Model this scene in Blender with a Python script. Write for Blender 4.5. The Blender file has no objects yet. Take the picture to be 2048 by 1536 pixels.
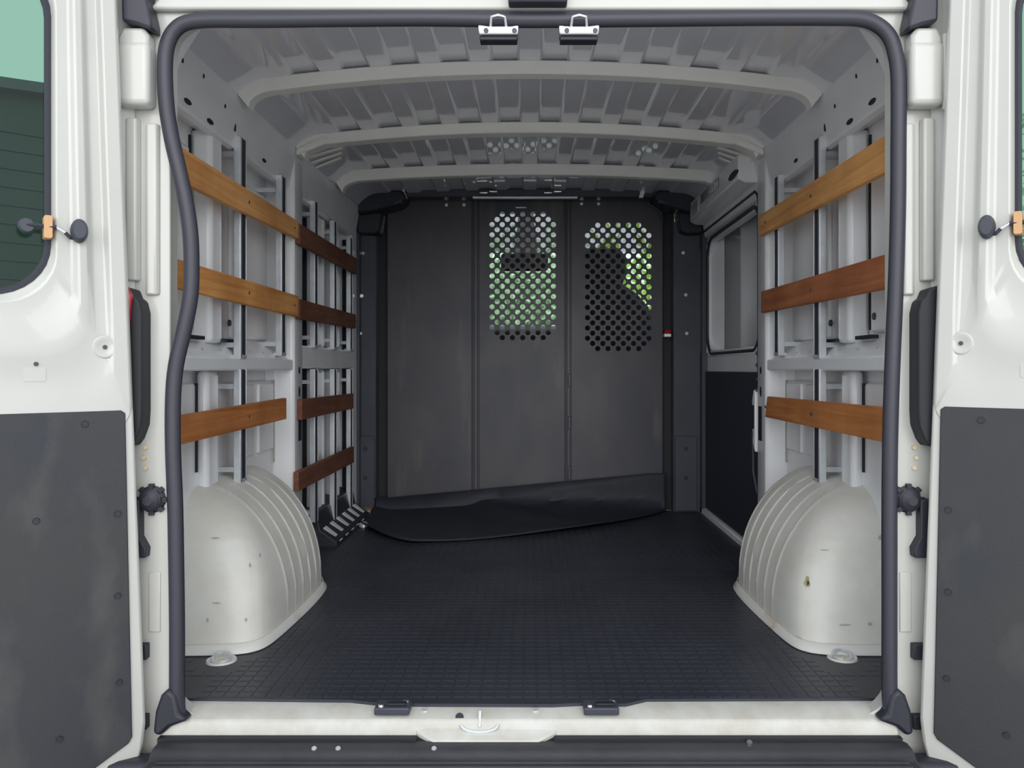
import bpy, bmesh, math, random
from mathutils import Vector, Matrix
from mathutils.geometry import delaunay_2d_cdt
from mathutils.bvhtree import BVHTree
random.seed(7)
S = bpy.context.scene
COL = S.collection

# ---------------------------------------------------------------- camera
F, VX, VY, CH = 1650.0, 1060.0, 738.0, 0.74        # focal length in px (2048 wide), vanishing point, height over the load floor
cam = bpy.data.cameras.new('camera'); cam.sensor_width = 36.0
cam.lens = 36.0 * F / 2048
cam.shift_x = -(VX - 1024) / 2048; cam.shift_y = -(768 - VY) / 2048
cam.clip_start = 0.05; cam.clip_end = 300
camo = bpy.data.objects.new('camera', cam); COL.objects.link(camo)
camo.location = (0, 0, CH); camo.rotation_euler = (math.pi / 2, 0, 0)
S.camera = camo
# ---------------------------------------------------------------- light
w = bpy.data.worlds.new('overcast_sky'); S.world = w; w.use_nodes = True
bg = w.node_tree.nodes['Background']
bg.inputs[0].default_value = (0.88, 0.94, 1.0, 1); bg.inputs[1].default_value = 1.35
sun = bpy.data.lights.new('added_fill_sun', 'SUN'); sun.energy = 2.3; sun.angle = math.radians(60); sun.color = (1.0, .985, .965)
suno = bpy.data.objects.new('added_fill_sun', sun); COL.objects.link(suno)
suno.rotation_euler = (math.radians(90 - 13), 0, math.radians(4))      # low soft sun added behind the camera to brighten the load space
S.view_settings.view_transform = 'Standard'; S.view_settings.look = 'None'
S.view_settings.gamma = 1.0; S.view_settings.use_curve_mapping = False
S.view_settings.exposure = -0.05
S.cycles.max_bounces = 12; S.cycles.diffuse_bounces = 8; S.cycles.glossy_bounces = 6; S.cycles.transparent_max_bounces = 12

# ---------------------------------------------------------------- materials
def mat(name, base, rough=0.5, metal=0.0, coat=0.0, var=0.0, var2=None, scale=6.0, bump=0.0, bscale=40.0, spec=0.5, stretch=None, rvar=0.0, lo=.35, hi=.62, streak=None):
    m = bpy.data.materials.new(name); m.use_nodes = True
    n = m.node_tree.nodes; l = m.node_tree.links
    b = n['Principled BSDF']
    b.inputs['Base Color'].default_value = (*base, 1)
    b.inputs['Roughness'].default_value = rough; b.inputs['Metallic'].default_value = metal
    b.inputs['Coat Weight'].default_value = coat; b.inputs['Coat Roughness'].default_value = 0.04
    b.inputs['Specular IOR Level'].default_value = spec
    tc = n.new('ShaderNodeNewGeometry')
    src = tc.outputs['Position']
    if stretch:
        mp = n.new('ShaderNodeMapping'); mp.inputs['Scale'].default_value = stretch
        l.new(src, mp.inputs[0]); src = mp.outputs[0]
    if var > 0 or var2:
        no = n.new('ShaderNodeTexNoise'); no.inputs['Scale'].default_value = scale; no.inputs['Detail'].default_value = 6
        no.inputs['Roughness'].default_value = 0.62
        l.new(src, no.inputs['Vector'])
        rp = n.new('ShaderNodeValToRGB')
        c2 = var2 if var2 else tuple(max(0, c * (1 - var)) for c in base)
        rp.color_ramp.elements[0].position = lo; rp.color_ramp.elements[1].position = hi
        rp.color_ramp.elements[0].color = (*c2, 1); rp.color_ramp.elements[1].color = (*base, 1)
        l.new(no.outputs['Fac'], rp.inputs[0]); l.new(rp.outputs[0], b.inputs['Base Color'])
        if streak:                               # long rubbed marks on top of the base mottling
            ms = n.new('ShaderNodeMapping'); ms.inputs['Scale'].default_value = streak[1]; l.new(tc.outputs['Position'], ms.inputs[0])
            ns = n.new('ShaderNodeTexNoise'); ns.inputs['Scale'].default_value = 1.0; ns.inputs['Detail'].default_value = 5; l.new(ms.outputs[0], ns.inputs['Vector'])
            rs = n.new('ShaderNodeValToRGB'); rs.color_ramp.elements[0].position = .58; rs.color_ramp.elements[1].position = .74
            l.new(ns.outputs['Fac'], rs.inputs[0])
            mxs = n.new('ShaderNodeMix'); mxs.data_type = 'RGBA'; l.new(rs.outputs[0], mxs.inputs[0]); l.new(rp.outputs[0], mxs.inputs[6]); mxs.inputs[7].default_value = (*streak[0], 1)
            l.new(mxs.outputs[2], b.inputs['Base Color'])
        if rvar > 0:
            mr = n.new('ShaderNodeMapRange'); mr.inputs['To Min'].default_value = rough - rvar; mr.inputs['To Max'].default_value = rough + rvar
            l.new(no.outputs['Fac'], mr.inputs[0]); l.new(mr.outputs[0], b.inputs['Roughness'])
    if bump > 0:
        nb = n.new('ShaderNodeTexNoise'); nb.inputs['Scale'].default_value = bscale; nb.inputs['Detail'].default_value = 4
        l.new(src, nb.inputs['Vector'])
        bp = n.new('ShaderNodeBump'); bp.inputs['Strength'].default_value = bump; bp.inputs['Distance'].default_value = 0.01
        l.new(nb.outputs['Fac'], bp.inputs['Height']); l.new(bp.outputs[0], b.inputs['Normal'])
    return m

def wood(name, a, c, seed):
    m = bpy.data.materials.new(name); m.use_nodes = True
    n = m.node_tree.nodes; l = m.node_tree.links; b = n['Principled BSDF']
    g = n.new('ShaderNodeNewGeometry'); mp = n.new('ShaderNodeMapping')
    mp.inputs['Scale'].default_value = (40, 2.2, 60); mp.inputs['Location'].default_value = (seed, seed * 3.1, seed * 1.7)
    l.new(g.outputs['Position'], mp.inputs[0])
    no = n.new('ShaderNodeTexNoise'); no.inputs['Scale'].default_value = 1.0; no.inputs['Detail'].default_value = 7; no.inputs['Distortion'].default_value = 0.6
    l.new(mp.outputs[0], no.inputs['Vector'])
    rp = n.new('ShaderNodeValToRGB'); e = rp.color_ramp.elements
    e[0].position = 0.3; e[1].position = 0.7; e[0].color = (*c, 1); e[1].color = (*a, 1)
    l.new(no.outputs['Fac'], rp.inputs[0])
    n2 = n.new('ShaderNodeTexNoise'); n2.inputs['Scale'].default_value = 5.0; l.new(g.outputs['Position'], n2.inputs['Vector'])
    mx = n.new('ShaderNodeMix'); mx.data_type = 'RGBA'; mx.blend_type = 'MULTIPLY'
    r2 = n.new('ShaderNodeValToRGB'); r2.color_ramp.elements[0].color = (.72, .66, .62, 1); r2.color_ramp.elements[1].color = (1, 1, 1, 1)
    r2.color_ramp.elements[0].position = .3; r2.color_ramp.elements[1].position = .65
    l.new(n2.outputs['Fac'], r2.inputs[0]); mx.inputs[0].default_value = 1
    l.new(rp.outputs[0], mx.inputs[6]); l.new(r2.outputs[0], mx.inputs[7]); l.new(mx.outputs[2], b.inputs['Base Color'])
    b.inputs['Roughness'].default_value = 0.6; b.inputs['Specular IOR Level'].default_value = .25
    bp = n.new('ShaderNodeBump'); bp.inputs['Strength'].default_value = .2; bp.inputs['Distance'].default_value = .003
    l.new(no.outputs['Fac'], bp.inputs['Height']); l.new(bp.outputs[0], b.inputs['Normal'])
    return m

def glass(name, tint, refl=0.08):
    m = bpy.data.materials.new(name); m.use_nodes = True
    n = m.node_tree.nodes; l = m.node_tree.links
    n.remove(n['Principled BSDF'])
    t = n.new('ShaderNodeBsdfTransparent'); t.inputs[0].default_value = (*tint, 1)
    g = n.new('ShaderNodeBsdfGlossy'); g.inputs['Roughness'].default_value = 0.02
    lw = n.new('ShaderNodeLayerWeight'); lw.inputs[0].default_value = .5
    pw = n.new('ShaderNodeMath'); pw.operation = 'POWER'; pw.inputs[1].default_value = 4.0; l.new(lw.outputs['Facing'], pw.inputs[0])
    fr = n.new('ShaderNodeMath'); fr.operation = 'MULTIPLY_ADD'; fr.inputs[1].default_value = .8; fr.inputs[2].default_value = .03; l.new(pw.outputs[0], fr.inputs[0])
    mx = n.new('ShaderNodeMixShader')
    l.new(fr.outputs[0], mx.inputs[0]); l.new(t.outputs[0], mx.inputs[1]); l.new(g.outputs[0], mx.inputs[2])
    l.new(mx.outputs[0], n['Material Output'].inputs[0])
    return m

M = {}
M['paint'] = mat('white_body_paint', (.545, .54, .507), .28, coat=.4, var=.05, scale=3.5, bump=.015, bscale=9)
M['inpaint'] = mat('white_inner_paint', (.86, .87, .885), .36, coat=.2, var=.07, scale=5, bump=.05, bscale=12)
M['arch'] = mat('scuffed_white_paint', (.75, .74, .69), .42, var2=(.67, .65, .59), scale=7, bump=.05, bscale=16)
M['archfoot'] = mat('dirty_arch_foot', (.74, .735, .69), .5, var2=(.55, .46, .30), scale=5, lo=.33, hi=.45)
M['roofskin'] = mat('grey_roof_paint', (.80, .81, .865), .32, coat=1.0, var=.05, scale=4)
M['bow'] = mat('cream_roof_bow_paint', (.90, .89, .84), .35, var=.05, scale=6)
M['sill'] = mat('worn_white_sill', (.60, .595, .56), .4, var2=(.51, .49, .43), scale=14)
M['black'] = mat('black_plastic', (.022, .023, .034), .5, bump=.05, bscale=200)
M['dark'] = mat('dark_recess', (.012, .013, .018), .6)
M['seal'] = mat('rubber_seal', (.036, .036, .050), .45, bump=.03, bscale=60)
M['mat'] = mat('black_rubber_mat', (.028, .031, .042), .42, var2=(.038, .041, .054), scale=3, bump=.04, bscale=90, rvar=.06, spec=.4)
M['sheet'] = mat('loose_black_rubber', (.027, .030, .043), .66, var=.2, scale=8, bump=.05, bscale=60)
M['bulk'] = mat('black_steel_panel', (.048, .049, .070), .42, var2=(.076, .071, .076), scale=2.6, bump=.02, bscale=18, rvar=.1, stretch=(1, 1, .6), streak=((.12, .105, .10), (9, 1, 1.6)))
M['wing'] = mat('charcoal_steel', (.058, .062, .084), .45, var=.2, scale=5)
M['doorcard'] = mat('charcoal_door_board', (.029, .032, .041), .6, var2=(.040, .039, .040), scale=3.2, bump=.05, bscale=150, streak=((.07, .068, .066), (6, 6, 3)))
M['slidecard'] = mat('black_door_board', (.026, .030, .046), .6, bump=.04, bscale=120)
M['zinc'] = mat('zinc_plate', (.82, .83, .85), .22, metal=1.0, var=.12, scale=30)
M['galv'] = mat('galvanised_steel', (.78, .82, .86), .36, metal=.6, var=.15, scale=20)
M['steel'] = mat('bright_bolt', (.96, .96, .95), .18, metal=1.0)
M['bumper'] = mat('grey_bumper_plastic', (.044, .045, .052), .55, var2=(.032, .033, .039), scale=9, bump=.06, bscale=120)
M['red'] = mat('red_lamp_lens', (.35, .015, .02), .12, coat=.6)
M['w1'] = wood('light_pine', (.93, .50, .19), (.74, .34, .11), 1.0)
M['w2'] = wood('amber_pine', (.88, .45, .15), (.66, .27, .08), 2.0)
M['w3'] = wood('red_brown_wood', (.52, .20, .085), (.36, .12, .05), 3.0)
M['w4'] = wood('brown_wood', (.66, .27, .09), (.44, .16, .05), 4.0)
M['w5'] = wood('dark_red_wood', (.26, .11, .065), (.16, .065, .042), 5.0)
M['ply'] = wood('plywood_edge', (.5, .38, .25), (.36, .26, .16), 6.0)
M['glass'] = glass('green_tinted_glass', (.50, .66, .57))
M['clear'] = glass('windscreen_glass', (.80, .90, .84))
M['band'] = glass('grey_shade_band', (.34, .35, .36))
M['seat'] = mat('dark_seat_cloth', (.014, .015, .02), .85, bump=.08, bscale=200)
M['dash'] = mat('dark_dashboard', (.018, .018, .022), .6)
M['head'] = mat('grey_headliner', (.8, .8, .8), .85)
M['ground'] = mat('pale_concrete', (.55, .545, .53), .9, var=.12, scale=3, bump=.15, bscale=80)
M['siding'] = mat('dark_green_siding', (.022, .032, .034), .5, var=.2, scale=4)
M['leaf'] = mat('bright_green_leaf', (.42, .66, .12), .55, var=.35, scale=2.5)
M['leaf2'] = mat('pale_green_leaf', (.52, .70, .46), .55, var=.3, scale=2)
M['bark'] = mat('brown_bark', (.12, .085, .06), .9, bump=.4, bscale=20)
M['yellow'] = mat('yellowed_primer', (.62, .53, .30), .6, var=.4, scale=40)
M['rust'] = mat('tan_stain', (.62, .50, .30), .6, var2=(.74, .70, .58), scale=22)
M['scuff'] = mat('grey_scuff', (.42, .41, .38), .6)
M['tan'] = mat('orange_tan_plastic', (.62, .36, .18), .5)
M['paper'] = mat('printed_label', (.75, .75, .74), .6, var2=(.2, .2, .22), scale=70)

M['roofskin'].node_tree.nodes['Principled BSDF'].inputs['Coat IOR'].default_value = 1.85

# ---------------------------------------------------------------- helpers
W = {}
def px(x, y, Y): return Vector(((x - VX) / F * Y, Y, CH - (y - VY) / F * Y))

class MB:
    def __init__(s): s.v = []; s.f = []
    def add(s, vs, fs):
        o = len(s.v); s.v += [Vector(p) for p in vs]; s.f += [[i + o for i in f] for f in fs]; return s
    def box(s, x0, x1, y0, y1, z0, z1):
        x0, x1 = sorted((x0, x1)); y0, y1 = sorted((y0, y1)); z0, z1 = sorted((z0, z1))
        return s.add([(x0,y0,z0),(x1,y0,z0),(x1,y1,z0),(x0,y1,z0),(x0,y0,z1),(x1,y0,z1),(x1,y1,z1),(x0,y1,z1)],
                     [(0,3,2,1),(4,5,6,7),(0,1,5,4),(1,2,6,5),(2,3,7,6),(3,0,4,7)])
    def hexa(s, a, b):           # two quads (near, far) joined
        return s.add(list(a) + list(b), [(0,1,2,3),(7,6,5,4),(0,4,5,1),(1,5,6,2),(2,6,7,3),(3,7,4,0)])
    def extr(s, poly, axis, a, b):          # polygon in the two other axes swept along axis
        def P(p, t):
            if axis == 'y': return (p[0], t, p[1])
            if axis == 'x': return (t, p[0], p[1])
            return (p[0], p[1], t)
        n = len(poly)
        return s.add([P(p, a) for p in poly] + [P(p, b) for p in poly],
                     [list(range(n))[::-1], list(range(n, 2*n))] + [(i, (i+1) % n, n+(i+1) % n, n+i) for i in range(n)])
    def tube(s, path, r, closed=False, seg=8, ry=None):
        path = [Vector(p) for p in path]; n = len(path); rings = []
        up0 = None
        for i in range(n):
            a = path[i-1] if (closed or i > 0) else path[i]
            b = path[(i+1) % n] if (closed or i < n-1) else path[i]
            t = (b - a).normalized()
            if up0 is None:
                up0 = Vector((0, 1, 0)) if abs(t.y) < .9 else Vector((0, 0, 1))
            u = (up0 - t * up0.dot(t)).normalized(); v = t.cross(u); up0 = u
            rr = r(i / max(1, n-1)) if callable(r) else r
            rings.append([path[i] + u * ((ry or rr) * math.cos(2*math.pi*k/seg)) + v * (rr * math.sin(2*math.pi*k/seg)) for k in range(seg)])
        vs = [p for rg in rings for p in rg]; fs = []
        m = n if closed else n-1
        for i in range(m):
            for k in range(seg):
                a = i*seg+k; b = i*seg+(k+1) % seg; c = ((i+1) % n)*seg+(k+1) % seg; d = ((i+1) % n)*seg+k
                fs.append((a, b, c, d))
        if not closed: fs.append(list(range(seg))[::-1]); fs.append([(n-1)*seg+k for k in range(seg)])
        return s.add(vs, fs)
    def lathe(s, c, axis, prof, seg=14):     # prof: (radius, distance along axis)
        c = Vector(c); ax = Vector(axis).normalized()
        u = ax.orthogonal().normalized(); v = ax.cross(u); vs = []; fs = []
        for r, d in prof:
            for k in range(seg):
                a = 2*math.pi*k/seg; vs.append(c + ax*d + (u*math.cos(a) + v*math.sin(a))*r)
        for i in range(len(prof)-1):
            for k in range(seg):
                fs.append((i*seg+k, i*seg+(k+1) % seg, (i+1)*seg+(k+1) % seg, (i+1)*seg+k))
        fs.append(list(range(seg))[::-1]); fs.append([(len(prof)-1)*seg+k for k in range(seg)])
        return s.add(vs, fs)
    def grid(s, pts, close_v=False):
        n = len(pts); m = len(pts[0]); fs = []
        for i in range(n-1):
            for j in range(m if close_v else m-1):
                fs.append((i*m+j, i*m+(j+1) % m, (i+1)*m+(j+1) % m, (i+1)*m+j))
        return s.add([p for r in pts for p in r], fs)
    def tf(s, fn): s.v = [Vector(fn(p)) for p in s.v]; return s
    def build(s, name, m, parent=None, bevel=0, ang=35, smooth=True, origin=None, solid=0, bseg=2):
        if origin is None:
            xs = [p.x for p in s.v]; ys = [p.y for p in s.v]; zs = [p.z for p in s.v]
            origin = Vector(((min(xs)+max(xs))/2, (min(ys)+max(ys))/2, min(zs)))
        me = bpy.data.meshes.new(name)
        me.from_pydata([p - origin for p in s.v], [], s.f)
        bm = bmesh.new(); bm.from_mesh(me); bmesh.ops.recalc_face_normals(bm, faces=bm.faces); bm.to_mesh(me); bm.free()
        me.materials.append(M[m] if isinstance(m, str) else m)
        if smooth:
            me.polygons.foreach_set('use_smooth', [True]*len(me.polygons)); me.set_sharp_from_angle(angle=math.radians(ang))
        o = bpy.data.objects.new(name, me); COL.objects.link(o); W[o] = Vector(origin)
        if parent: o.parent = parent; o.location = origin - W[parent]
        else: o.location = origin
        if solid:
            md = o.modifiers.new('solid', 'SOLIDIFY'); md.thickness = solid; md.offset = 0
        if bevel:
            md = o.modifiers.new('bevel', 'BEVEL'); md.width = bevel; md.segments = bseg; md.limit_method = 'ANGLE'; md.angle_limit = math.radians(40)
        return o

def tag(o, label, cat, group=None):
    o['label'] = label; o['category'] = cat
    if group: o['group'] = group
    return o
def struct(o, label=None):
    o['kind'] = 'structure'
    if label: o['label'] = label
    return o
def stuff(o): o['kind'] = 'stuff'; return o
def thing(name, loc, label, cat, group=None):
    o = bpy.data.objects.new(name, None); COL.objects.link(o); o.location = loc; W[o] = Vector(loc); o.empty_display_size = .05
    return tag(o, label, cat, group)
def room(name, loc, label=None):
    o = bpy.data.objects.new(name, None); COL.objects.link(o); o.location = loc; W[o] = Vector(loc); o.empty_display_size = .05
    return struct(o, label)

def rrect(x0, x1, z0, z1, r, nc=6, ns=1):
    pts = []
    cs = [((x1-r, z1-r), 0), ((x0+r, z1-r), 90), ((x0+r, z0+r), 180), ((x1-r, z0+r), 270)]
    for i, ((cx, cz), a0) in enumerate(cs):
        for k in range(nc+1):
            a = math.radians(a0 + 90*k/nc); pts.append((cx + r*math.cos(a), cz + r*math.sin(a)))
        (nx, nz), na = cs[(i+1) % 4]
        a = math.radians(na); q = (nx + r*math.cos(a), nz + r*math.sin(a)); p = pts[-1]
        for k in range(1, ns): pts.append((p[0]+(q[0]-p[0])*k/ns, p[1]+(q[1]-p[1])*k/ns))
    return pts

def oval(c, sg, ry, rz, t=.002, n=14):
    a = [(c[0]+sg*t, c[1]+ry*math.cos(2*math.pi*k/n), c[2]+rz*math.sin(2*math.pi*k/n)) for k in range(n)]
    b = [(c[0]-sg*t, p[1], p[2]) for p in a]
    return MB().add(a+b, [list(range(n)), list(range(n, 2*n))[::-1]] + [(k, (k+1) % n, n+(k+1) % n, n+k) for k in range(n)])
def inpoly(p, poly):
    c = False; n = len(poly); j = n-1
    for i in range(n):
        if ((poly[i][1] > p[1]) != (poly[j][1] > p[1])) and p[0] < (poly[j][0]-poly[i][0])*(p[1]-poly[i][1])/(poly[j][1]-poly[i][1]+1e-12)+poly[i][0]: c = not c
        j = i
    return c

def plate(outline, holes, a, b, fn):
    """flat plate with real holes between depth a and b; fn maps (u, v, depth) to the world"""
    vs = []; es = []; cyc = []
    for lp in [outline] + holes:
        o = len(vs); n = len(lp); vs += [Vector(p) for p in lp]; ids = list(range(o, o+n)); cyc.append(ids)
        es += [(ids[i], ids[(i+1) % n]) for i in range(n)]
    r = delaunay_2d_cdt(vs, es, [], 1, 1e-6)
    ov, of = r[0], r[2]
    hb = [(min(p[0] for p in h), max(p[0] for p in h), min(p[1] for p in h), max(p[1] for p in h), h) for h in holes]
    fs = []
    for f in of:
        c = sum((ov[i] for i in f), Vector((0, 0))) / len(f)
        if not inpoly(c, outline): continue
        if any(h[0] < c[0] < h[1] and h[2] < c[1] < h[3] and inpoly(c, h[4]) for h in hb): continue
        fs.append(list(f))
    n = len(ov); m = MB()
    cnt = {}
    for f in fs:
        for i in range(len(f)):
            e = (f[i], f[(i+1) % len(f)]); cnt[e] = 1
    side = [(e[0], e[1], e[1]+n, e[0]+n) for e in cnt if (e[1], e[0]) not in cnt]
    m.add([fn(p[0], p[1], a) for p in ov] + [fn(p[0], p[1], b) for p in ov], fs + [[i+n for i in f][::-1] for f in fs] + side)
    return m
def XZ(u, v, d): return (u, d, v)
def circ(x, z, r, n=12, ph=0): return [(x + r*math.cos(2*math.pi*(k+.5)/n+ph), z + r*math.sin(2*math.pi*(k+.5)/n+ph)) for k in range(n)]

# ================================================================ ground and shell
gr = struct(MB().box(-40, 40, -25, 60, -.60, -.55).build('floor_outside', 'ground'), 'pale concrete yard under the van')
Y0, YP = 1.80, 4.30
fl = struct(MB().box(-.96, .96, Y0+.01, YP+.06, -.05, -.004).build('floor', 'inpaint'), 'painted steel load floor')

# ---------------------------------------------------------------- ceiling
def lerp(y, tab):
    for (a, va), (b, vb) in zip(tab, tab[1:]):
        if y <= b: return va + (vb-va)*max(0, (y-a))/(b-a)
    return tab[-1][1]
def zc(x, y=2.46):
    return 1.649 - lerp(y, [(1.8, .054), (3.07, .042), (3.68, .026), (4.4, .026)]) * (x*x/.5625)
def roofz(x, y):
    a = abs(x)
    if a <= .76:
        k = (a / .147) % 1.0; d = abs(k - .5) * .147
        t = 1 - min(1, max(0, (d - .034) / .011)); t = t*t*(3-2*t)
        return zc(x, y) + .010 * (t if a < .72 else 0)
    t = (a - .76) / .14
    return zc(.76, y) - (zc(.76, y) - 1.511) * t * t
xs = []
x = -.90
while x < .9005: xs.append(x); x += .006
mb = MB(); mb.grid([[(x, y, roofz(x, y)) for x in xs] for y in (Y0+.03, 2.46, 3.07, 3.68, YP+.05)])
ceil = struct(mb.build('ceiling', 'roofskin', ang=30), 'corrugated grey painted van roof')
# outside roof skin closes the shell
mb = MB(); mb.grid([[(sx, y, 1.73 - .10*(abs(sx)/1.0)**3) for sx in [i/10 for i in range(-10, 11)]] for y in (Y0-.01, 4.4)])
mb.build('roof_outer_skin', 'paint', ceil, solid=.004)

def bowpath(drop, y):
    p = []
    for i in range(-30, 31):
        x = i/30*.745; p.append((x, zc(x, y) - drop))
    z1 = zc(.745, y) - drop
    arc = []
    for k in range(1, 9):
        a = math.radians(90*k/8); arc.append((.745 + .115*math.sin(a), z1 - .045*(1 - math.cos(a))))
    right = arc + [(.862, z1 - .052)]
    return [(-x, z) for x, z in right[::-1]] + p + right
def bow(y, wy, h, name='roof_bow'):
    a = bowpath(.0, y); b = bowpath(h, y); n = len(a)
    pts = []
    mb = MB()
    sec = []
    for i in range(n):
        q = a[i]; r_ = b[i]
        dx = -.03 * max(0, (abs(q[0]) - .70)/.16) * (1 if q[0] > 0 else -1)
        r_ = (r_[0] + dx, r_[1])
        sec.append([(q[0], y-wy/2, q[1]+.001), (r_[0], y-wy/2+.008, r_[1]), (r_[0], y+wy/2-.008, r_[1]), (q[0], y+wy/2, q[1]+.001)])
    mb.grid(sec, close_v=True)
    mb.add(sec[0], [(0,1,2,3)]); mb.add(sec[-1], [(3,2,1,0)])
    o = mb.build(name, 'bow', ceil, bevel=.004, ang=50)
    return o
for y, wy, hh in ((2.46, .065, .037), (3.07, .075, .038), (3.68, .06, .048)): bow(y, wy, hh)
# thin spot-welded flange strip behind each bow
for y in (2.46, 3.68):
    a = bowpath(.004, y); sec = [[(p[0]*.985, y+.03, p[1]), (p[0]*.985, y+.055, p[1]), (p[0]*.985, y+.055, p[1]-.004), (p[0]*.985, y+.03, p[1]-.004)] for p in a]
    mb = MB(); mb.grid(sec, close_v=True); mb.build('bow_flange', 'bow', ceil, ang=50)
# gussets where the middle bow meets the pillars
for sg in (-1, 1):
    mb = MB().hexa([(sg*.862, 3.03, 1.525), (sg*.862, 3.03, 1.552), (sg*.74, 3.035, 1.612), (sg*.74, 3.035, 1.575)],
                   [(sg*.862, 3.11, 1.525), (sg*.862, 3.11, 1.552), (sg*.74, 3.10, 1.612), (sg*.74, 3.10, 1.575)])
    mb.build('bow_gusset', 'bow', ceil, bevel=.008)
    for k in range(3):
        y = 3.16 + .075*k
        MB().hexa([(sg*.86, y, 1.545), (sg*.86, y, 1.553), (sg*(.72+.02*k), y+.005, 1.595), (sg*(.72+.02*k), y+.005, 1.587)],
                  [(sg*.86, y+.022, 1.545), (sg*.86, y+.022, 1.553), (sg*(.72+.02*k), y+.027, 1.595), (sg*(.72+.02*k), y+.027, 1.587)]).build('gusset_strut', 'bow', ceil, bevel=.002)
# front roof beam over the bulkhead, with two bright catches
MB().box(-.80, .80, 4.18, 4.27, 1.612, 1.655).build('front_beam', 'wing', ceil, bevel=.006)
MB().box(-.29, .24, 4.165, 4.182, 1.60, 1.612).build('beam_lip', 'galv', ceil, bevel=.002)
for cx in (-.21, .115):
    MB().box(cx-.045, cx-.002, 4.15, 4.165, 1.622, 1.632).box(cx+.004, cx+.045, 4.15, 4.165, 1.628, 1.638).build('roof_catch', 'steel', ceil, bevel=.003)
MB().hexa([(-.66, 4.15, 1.655), (-.64, 4.15, 1.655), (-.62, 4.16, 1.60), (-.64, 4.16, 1.60)], [(-.66, 4.17, 1.655), (-.64, 4.17, 1.655), (-.62, 4.18, 1.60), (-.64, 4.18, 1.60)]).build('roof_tab', 'bow', ceil)
MB().hexa([(.56, 4.15, 1.65), (.585, 4.15, 1.65), (.57, 4.16, 1.605), (.55, 4.16, 1.605)], [(.56, 4.17, 1.65), (.585, 4.17, 1.65), (.57, 4.18, 1.605), (.55, 4.18, 1.605)]).build('roof_tab', 'bow', ceil)

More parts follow.
